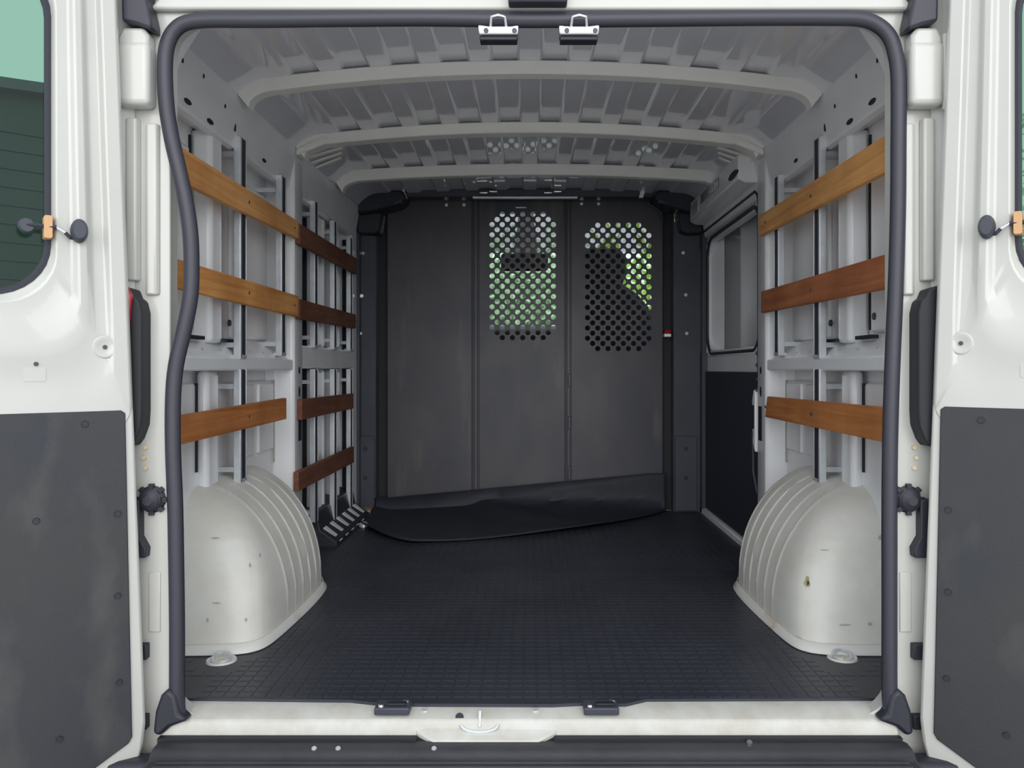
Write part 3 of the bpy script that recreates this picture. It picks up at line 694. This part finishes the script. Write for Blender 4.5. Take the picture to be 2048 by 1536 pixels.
def flake(sg, par, x, y, rx, ry, m, name, seed=0):     # flake or stain lying on the rear face of an arch
    rnd = random.Random(seed); n = 14; o = Vector((0, 0, CH)); P = []
    for k in range(n+1):
        r = 0 if k == n else rnd.uniform(.65, 1.1)
        d = (px(x + r*rx*math.cos(2*math.pi*k/n), y + r*ry*math.sin(2*math.pi*k/n), 1.0) - o).normalized()
        h = ARCH[sg].ray_cast(o, d)
        if h[0] is None: return
        P.append(h[0] - d*.0012)
    MB().add(P, [(k, (k+1) % n, n) for k in range(n)]).build(name, m, par)
flake(1, a2, 1614, 1164, 7, 13, 'yellow', 'paint_chip', 1)
flake(1, a2, 1616, 1166, 3, 6, 'wing', 'paint_chip', 2)
flake(1, a2, 1665, 1296, 24, 7, 'rust', 'tan_stain', 3)
flake(1, a2, 1590, 1278, 18, 9, 'rust', 'tan_stain', 4)
flake(-1, a1, 480, 1296, 24, 6, 'rust', 'tan_stain', 5)
flake(-1, a1, 540, 1285, 14, 8, 'rust', 'tan_stain', 6)
for k, (sg_, par_, x_, y_, a_, b_) in enumerate(((-1, a1, 433, 1206, 9, 2), (-1, a1, 415, 1240, 3, 6), (-1, a1, 492, 1240, 3, 5), (-1, a1, 500, 1130, 3, 6), (-1, a1, 430, 1076, 10, 2), (-1, a1, 520, 1110, 2, 5), (1, a2, 1690, 1250, 14, 2), (1, a2, 1740, 1248, 5, 4), (1, a2, 1650, 1100, 12, 1.5), (1, a2, 1760, 1075, 4, 6))):
    flake(sg_, par_, x_, y_, a_, b_, 'scuff', 'scuff_mark', 20+k)

# ================================================================ wooden slats
XB = .857
def slat(sg, near, far, m, lab, ext=None, lift=0.0, name='wooden_slat'):
    def wp(p):
        Y = F*(XB-.009)/abs(p[0]-VX); return Y, CH-(p[1]-VY)*Y/F, CH-(p[2]-VY)*Y/F
    a = wp(near); c = wp(far)
    if ext is not None:
        t_ = (ext - a[0])/(c[0]-a[0]); a = tuple(a[i] + (c[i]-a[i])*t_ for i in range(3))
    x0, x1 = sg*(XB+.0095), sg*(XB-.0095)
    q = MB().hexa([(x0, a[0], a[2]), (x1, a[0], a[2]), (x1, a[0], a[1]), (x0, a[0], a[1])], [(x0, c[0], c[2]), (x1, c[0], c[2]), (x1+sg*lift, c[0], c[1]), (x0+sg*lift, c[0], c[1])])
    t = thing(name, (sg*XB, (a[0]+c[0])/2, (a[2]+c[2])/2), lab, 'wooden slat', 'wooden slats along the side walls')
    q.build('board', m, t, bevel=.0025)
    for yy in ([2.49, 2.97] if c[0] < 3.3 else [3.345, 4.015]):
        if a[0] < yy < c[0]:
            k = (yy-a[0])/(c[0]-a[0]); z = (a[1]+a[2])/2*(1-k) + (c[1]+c[2])/2*k
            MB().lathe((sg*(XB-.0085), yy, z), (-sg, 0, 0), [(.006, 0), (.005, .0025)], 8).build('screw', 'wing', t)
    return t
opp = 'on the wall opposite the sliding door'
slat(-1, (362, 293, 362), (597, 443, 478), 'w1', 'light tan top slat above the wheel arch opposite the sliding door', 1.93)
slat(-1, (347, 515, 574), (597, 592, 634), 'w2', 'amber second slat from the top above the wheel arch opposite the sliding door', 1.93)
slat(-1, (360, 832, 890), (573, 796, 838), 'w4', 'brown third slat, just above the wheel arch opposite the sliding door', 1.93)
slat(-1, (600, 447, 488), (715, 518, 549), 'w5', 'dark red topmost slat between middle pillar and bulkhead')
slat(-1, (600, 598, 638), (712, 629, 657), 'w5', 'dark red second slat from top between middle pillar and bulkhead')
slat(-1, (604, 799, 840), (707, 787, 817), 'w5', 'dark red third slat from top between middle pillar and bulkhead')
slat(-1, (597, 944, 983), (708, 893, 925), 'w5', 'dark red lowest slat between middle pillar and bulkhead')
slat(1, (1778, 265, 340), (1517, 432, 473), 'w1', 'light orange top slat on the wall behind the sliding door', 1.93)
slat(1, (1775, 507, 576), (1522, 583, 626), 'w3', 'reddish second slat from top on the wall behind the sliding door', 1.93)
slat(1, (1768, 815, 885), (1530, 793, 834), 'w4', 'brown twisted lowest slat on the wall behind the sliding door', 1.93, lift=.008)

# slotted step rail at the foot of the second bay
t = thing('slotted_sill_rail', (-.87, 3.75, .0), 'black slotted sill rail with pale bars at the wall foot near the bulkhead', 'sill rail')
MB().extr([(-.96, .0), (-.80, .0), (-.80, .022), (-.87, .07), (-.885, .14), (-.96, .16)], 'y', 3.42, 4.12).build('rail_body', 'black', t, bevel=.004)
for k in range(6):
    y = 3.47 + .115*k
    MB().hexa([(-.797, y, .018), (-.797, y+.045, .018), (-.868, y+.045, .073), (-.868, y, .073)], [(-.804, y, .012), (-.804, y+.045, .012), (-.874, y+.045, .066), (-.874, y, .066)]).build('rail_bar', 'inpaint', t)

# ================================================================ sliding door
sd = room('door_3', (.93, 3.7, 0), 'closed sliding side door seen from inside')
B = lambda name, m, x0, x1, y0, y1, z0, z1, bev=.004, par=sd: MB().box(x0, x1, y0, y1, z0, z1).build(name, m, par, bevel=bev)
YZ = lambda u, v, d: (d, u, v)
plate(rrect(3.19, 4.27, .0, 1.44, .05), [rrect(3.25, 4.17, .83, 1.375, .09, 8)], .905, .935, YZ).build('door_inner_frame', 'inpaint', sd, bevel=.01)
# recessed upper panel (pressed sheet) with a crease and a step
mb = MB(); cs = [(3.20, .955), (3.32, .955), (3.335, .948), (3.42, .948), (3.435, .962), (3.70, .966), (3.72, .955), (3.745, .955), (3.765, .968), (4.22, .968)]
mb.grid([[(x_, y_, z_) for y_, x_ in cs] for z_ in (.79, 1.0, 1.2, 1.42)])
mb.build('upper_panel', 'inpaint', sd, solid=.003)
MB().tube([(.903, u, v) for u, v in rrect(3.235, 4.19, .815, 1.392, .10, 8, 4)], .008, closed=True, seg=8).build('window_recess_seal', 'black', sd)
MB().hexa([(.872, 4.245, .82), (.966, 4.09, .82), (.966, 4.25, .82), (.90, 4.26, .82)], [(.872, 4.245, 1.36), (.966, 4.09, 1.40), (.966, 4.25, 1.40), (.90, 4.26, 1.36)]).build('front_reveal', 'inpaint', sd, bevel=.006)
B('recess_sill', 'inpaint', .90, .97, 3.25, 4.17, .80, .832, .006)
lb = MB().box(.892, .906, 3.225, 4.20, .035, .728).build('lining_board', 'slidecard', sd, bevel=.004); lb['label'] = 'black lower lining board'
B('door_step', 'inpaint', .875, .93, 3.19, 4.27, -.003, .03, .006)
MB().tube([(.885, u, v) for u, v in rrect(3.185, 4.275, -.0, 1.435, .06, 6, 6)], .008, closed=True, seg=8).build('door_edge_seal', 'black', sd)
# latch gear on the pillar edge
lk = MB().extr([(3.165, .42), (3.20, .46), (3.205, .62), (3.185, .66), (3.165, .66)], 'x', .862, .885).build('lock_case', 'inpaint', sd, bevel=.004)
MB().box(.858, .864, 3.17, 3.192, .51, .60).build('lock_slot', 'dark', lk)
MB().tube([(.862, 3.19, .50), (.866, 3.20, .42), (.868, 3.205, .34), (.88, 3.19, .26)], .005, seg=6).build('lock_cable', 'wing', lk)
for z in (.80, .755, .70, .66): MB().lathe((.866, 3.15, z), (-1, 0, 0), [(.008, 0), (.007, .003)], 8).build('pillar_bolt', 'wing', lk)
B('front_stile', 'wing', .875, .96, 4.20, 4.26, .0, 1.44, .006)
# label strip on the rail above the door
tr = MB().extr([(.80, 1.475), (.803, 1.57), (.82, 1.585), (.905, 1.585), (.905, 1.46), (.83, 1.46)], 'y', 3.18, 4.13).build('door_track_rail', 'inpaint', wrr, bevel=.006)
oval((.8005, 3.25, 1.503), 1, .075, .015).build('track_slot', 'dark', tr)
MB().add([(.7985, 3.50, 1.555), (.7985, 3.86, 1.555), (.7985, 3.86, 1.512), (.7985, 3.50, 1.512)], [(0, 1, 2, 3)]).build('warning_label', 'paper', tr, solid=.001)
MB().box(.797, .80, 3.92, 4.10, 1.49, 1.55).build('track_end_plate', 'galv', tr, bevel=.001)
# ================================================================ bulkhead
bk = thing('bulkhead_partition', (0, YP, 0), 'black steel bulkhead with two perforated windows closing the load space', 'partition')
def holes(cx, cz):
    hs = []
    for r in range(25):
        n = 6 if r % 2 else 7
        if r in (0, 24): n = 5
        for k in range(n):
            hs.append(circ(cx + (k-(n-1)/2)*.0533, cz + (12-r)*.0268, .0138, 12))
    return hs
pan = [('left', [(-.742, .0), (-.292, .0), (-.292, 1.645), (-.742, 1.645)], []),
       ('mid', [(-.264, .0), (.192, .0), (.192, 1.645), (-.264, 1.645)], holes(-.038, 1.225)),
       ('right', [(.216, .0), (.69, .0), (.69, 1.645), (.216, 1.645)], holes(.46, 1.168))]
PO = []
for n_, o_, h_ in pan:
    PO.append(plate(o_, h_, YP, YP+.004, XZ).build('perforated_panel' if h_ else 'plain_panel', 'bulk', bk, smooth=False))
for x0 in (-.292, .192):
    w_ = .028 if x0 < 0 else .024
    MB().box(x0, x0+w_, YP-.004, YP+.02, 0, 1.645).build('panel_flange', 'bulk', bk, bevel=.003)
    MB().box(x0+w_*.62, x0+w_*.75, YP-.006, YP-.003, .02, 1.62).build('flange_joint', 'dark', bk)
    MB().box(x0-.012, x0-.004, YP-.008, YP, 0.01, 1.63).build('panel_fold', 'bulk', bk, bevel=.003)
for z in (.46, .68, .20): MB().box(.198, .214, YP-.010, YP-.003, z-.035, z+.035).build('hinge_knuckle', 'bulk', bk, bevel=.003)
# recesses and side wings
for x0, x1 in ((-.80, -.742), (.69, .745)):
    MB().box(x0, x1, YP+.05, YP+.055, .002, 1.62).build('recess_back', 'dark', bk)
    MB().box(x0 if x0 < 0 else x1-.004, (x0+.004) if x0 < 0 else x1, YP-.04, YP+.055, 0, 1.645).build('recess_side', 'bulk', bk)
for x0, x1 in ((-.895, -.80), (.745, .90)):
    wg = plate([(x0, 0), (x1, 0), (x1, 1.50), (x0+.02 if x0 < 0 else x1, 1.645), (x1, 1.645), (x0, 1.50)][:3] + [(x0, 1.50)], [], YP-.045, YP-.04, XZ).build('side_wing', 'wing', bk)
    MB().box(x0 + (.005 if x0 < 0 else 0), x1 - (0 if x0 < 0 else .04), YP-.058, YP-.044, .01, .395).build('wing_doubler', 'wing', wg, bevel=.003)
    for z in (.33, .18): MB().lathe(((x0+x1)/2 - (0 if x0 < 0 else .02), YP-.058, z), (0, -1, 0), [(.011, 0), (.009, .002)], 10).build('doubler_hole', 'black', wg)
def bolt(x, y, Yb, r=.0085):
    c = px(x, y, Yb); MB().lathe(c, (0, -1, 0), [(r*1.2, -.004), (r*1.2, .003), (r*1.05, .006)], 10).build('bolt', 'steel', bk, smooth=False)
for x, y in ((893, 410), (928, 410), (1163, 408), (1197, 408)): bolt(x, y, YP)
for x, y in ((795, 1005), (866, 1006), (937, 1006), (1000, 993)): bolt(x, y, YP, .010)
for x, y in ((727, 507), (724, 592), (721, 667), (1366, 506), (1371, 590), (1373, 667)): bolt(x, y, YP-.045)
MB().box(-.075, -.02, YP-.003, YP, 1.578, 1.584).build('maker_plate', 'galv', bk)
# plastic corner trims under the roof
for sg, lab in ((-1, 'black plastic corner trim over the bulkhead above the slatted wall'), (1, 'black plastic corner trim over the bulkhead above the sliding door')):
    t = thing('corner_trim', (sg*.78, 4.17, 1.45), lab, 'corner trim', 'corner trims')
    MB().extr([(sg*.91, 1.64), (sg*.64, 1.64), (sg*.62, 1.60), (sg*.66, 1.565), (sg*.80, 1.53), (sg*.91, 1.52)], 'y', 4.14, 4.298).build('trim_shell', 'black', t, bevel=.012)
    MB().extr([(sg*.88, 1.53), (sg*.75, 1.54), (sg*.765, 1.44), (sg*.80, 1.425), (sg*.88, 1.43)], 'y', 4.19, 4.30).build('trim_post', 'black', t, bevel=.01)
    MB().hexa([(sg*.64, 4.13, 1.575), (sg*.68, 4.13, 1.565), (sg*.68, 4.13, 1.575), (sg*.645, 4.13, 1.59)], [(sg*.64, 4.15, 1.575), (sg*.68, 4.15, 1.565), (sg*.68, 4.15, 1.575), (sg*.645, 4.15, 1.59)]).build('trim_clip', 'wing', t)
MB().tube([(.58, 4.27, 1.60), (.62, 4.265, 1.59), (.66, 4.26, 1.565), (.68, 4.26, 1.535), (.685, 4.27, 1.50)], .006, seg=6).build('trim_cable', 'wing', t)
# belt buckle-like stalk in the recess beside the perforated panel
t = thing('belt_buckle', (.72, 4.30, .91), 'small grey buckle with red button in the gap beside the bulkhead', 'buckle')
MB().box(.695, .735, 4.28, 4.35, .905, .925).build('buckle_body', 'galv', t, bevel=.004)
MB().box(.70, .735, 4.285, 4.35, .926, .945).build('buckle_button', 'red', t, bevel=.004)

# ================================================================ cab
def C(name, m, x0, x1, y0, y1, z0, z1, lab): return struct(MB().box(x0, x1, y0, y1, z0, z1).build(name, m), lab)
C('ceiling_cab', 'head', -.95, .95, YP+.06, 5.06, 1.69, 1.72, 'grey cab headliner')
C('floor_cab', 'dash', -.98, .98, YP+.06, 6.3, -.12, -.07, 'dark cab floor')
C('wall_front', 'dash', -.95, .95, 6.0, 6.06, -.06, .89, 'dark firewall below the windscreen')
for n_, sg in (('left', -1), ('right', 1)):
    q = C('wall_cab_'+n_, 'dash', sg*.965, sg*1.0, YP+.13, 5.9, -.06, .86, 'dark cab door below its window')
    MB().box(sg*.96, sg*.99, YP+.13, 4.52, .86, 1.68).build('door_pillar', 'dash', q)
    MB().hexa([(sg*.96, 5.06, 1.69), (sg*1.0, 5.06, 1.69), (sg*1.0, 5.13, 1.69), (sg*.96, 5.13, 1.69)], [(sg*.96, 5.98, .86), (sg*1.0, 5.98, .86), (sg*1.0, 6.05, .86), (sg*.96, 6.05, .86)]).build('windscreen_pillar', 'dash', q)
ws = MB().add([(-.95, 5.327, 1.492), (.95, 5.327, 1.492), (.95, 6.03, .90), (-.95, 6.03, .90)], [(0, 1, 2, 3)]).build('window_1', 'clear', smooth=False)
MB().add([(-.95, 5.08, 1.70), (.95, 5.08, 1.70), (.95, 5.327, 1.492), (-.95, 5.327, 1.492)], [(0, 1, 2, 3)]).build('shade_band', 'band', ws, smooth=False)
struct(ws, 'windscreen glass in front of the cab')
tag(MB().extr([(5.08, .55), (5.04, .85), (5.10, .98), (5.22, 1.012), (5.9, .90), (5.92, .60)], 'x', -.93, .93).build('dashboard', 'dash', bevel=.02), 'dark dashboard below the windscreen seen through the perforations', 'dashboard')
# centre mirror on the screen
t = thing('rear_view_mirror', (-.04, 5.25, 1.37), 'dark rear view mirror seen through the perforated middle panel', 'mirror')
MB().box(-.185, .115, 5.22, 5.26, 1.362, 1.475).build('mirror_case', 'dash', t, bevel=.02, bseg=3)
MB().hexa([(-.10, 5.235, 1.47), (.05, 5.235, 1.47), (.05, 5.25, 1.47), (-.10, 5.25, 1.47)], [(-.07, 5.07, 1.70), (.02, 5.07, 1.70), (.02, 5.10, 1.70), (-.07, 5.10, 1.70)]).build('mirror_stalk', 'head', t)
# passenger seat
t = thing('passenger_seat', (.40, 4.95, .0), 'dark passenger seat back with headrest behind the right perforated window', 'seat')
seatp = [(.19, .35), (.75, .35), (.755, .85), (.74, 1.00), (.70, 1.11), (.64, 1.18), (.56, 1.235), (.24, 1.235), (.20, 1.16), (.19, 1.0)]
MB().extr(seatp, 'y', 4.86, 5.0).build('seat_back', 'seat', t, bevel=.03, bseg=3)
MB().extr([(.24, 1.22), (.54, 1.22), (.57, 1.30), (.575, 1.40), (.53, 1.455), (.25, 1.455), (.205, 1.40), (.21, 1.30)], 'y', 4.87, 4.97).build('headrest', 'seat', t, bevel=.025, bseg=3)
MB().box(.20, .74, 4.95, 5.36, .22, .42).build('seat_cushion', 'seat', t, bevel=.04)
MB().box(.15, .67, 4.95, 5.40, -.06, .22).build('seat_base', 'dash', t)

# ================================================================ outside
def tree(x, y, h, r, m, lab, seed, n=6500):
    rnd = random.Random(seed)
    t = thing('leafy_tree', (x, y, -.55), lab, 'tree', 'trees around the yard')
    MB().tube([(x, y, -.55), (x+.05*r, y, h*.25), (x-.04*r, y, h*.6)], lambda k: .14*(1-.6*k)*h/5, seg=8).build('trunk', 'bark', t)
    mb = MB(); cl = []
    for _ in range(26):
        a = rnd.uniform(0, 2*math.pi); q = rnd.uniform(.2, 1); cl.append((x + r*.75*q*math.cos(a), y + r*.75*q*math.sin(a), rnd.uniform(.0, h), r*rnd.uniform(.28, .5)))
    for _ in range(n):
        cx, cy, cz, cr = rnd.choice(cl)
        d = Vector((rnd.gauss(0, 1), rnd.gauss(0, 1), rnd.gauss(0, 1))).normalized() * cr * rnd.uniform(.6, 1.05)
        c = Vector((cx, cy, max(-.5, cz))) + d; c.z = max(c.z, -.5)
        u = Vector((rnd.gauss(0, 1), rnd.gauss(0, 1), rnd.gauss(0, 1))).normalized(); v = u.orthogonal().normalized(); s_ = rnd.uniform(.045, .09)*r/1.6
        mb.add([c - u*s_, c + v*s_*.5, c + u*s_, c - v*s_*.5], [(0, 1, 2, 3)])
    stuff(mb.build('foliage', m, t, smooth=False))
tree(-.2, 17.0, 2.6, 2.6, 'leaf2', 'pale green leafy tree straight ahead of the windscreen', 1)
tree(2.35, 10.6, 3.2, 1.5, 'leaf', 'bright green tree ahead of the passenger seat', 3)
tree(5.6, 7.6, 3.0, 1.6, 'leaf2', 'pale green tree seen through the rear door window on the sliding door side', 4)
# shed seen through the other door window
t = thing('garden_shed', (-5.2, 7.0, -.55), 'dark shed clad in horizontal boards seen through the rear door window', 'shed')
c0 = Vector((-6.6, 5.2, 0)); dr = Vector((.735, .678, 0)); nn = Vector((.678, -.735, 0))
def SH(u, z, d): return c0 + dr*u + nn*d + Vector((0, 0, z))
def shb(name, u0, u1, z0, z1, d0, d1, m, dz=0):
    mb = MB(); mb.hexa([SH(u0, z0, d0), SH(u0, z0, d1), SH(u0, z1, d1), SH(u0, z1, d0)], [SH(u1, z0+dz, d0), SH(u1, z0+dz, d1), SH(u1, z1+dz, d1), SH(u1, z1+dz, d0)]); return mb.build(name, m, t)
MB().hexa([SH(0, -.55, -2.2), SH(0, -.55, -.03), SH(0, 2.95, -.03), SH(0, 2.95, -2.2)], [SH(4.4, -.55, -2.2), SH(4.4, -.55, -.03), SH(4.4, 3.26, -.03), SH(4.4, 3.26, -2.2)]).build('shed_body', 'siding', t)
for k in range(22): shb('siding_board', 0, 4.4, -.55+.159*k, -.55+.159*k+.148, -.04, 0.0, 'siding')
mb = MB(); mb.hexa([SH(-.1, 2.93, -2.4), SH(-.1, 2.93, .12), SH(-.1, 3.02, .12), SH(-.1, 3.02, -2.4)], [SH(4.5, 3.25, -2.4), SH(4.5, 3.25, .12), SH(4.5, 3.34, .12), SH(4.5, 3.34, -2.4)]); mb.build('shed_roof', 'wing', t)
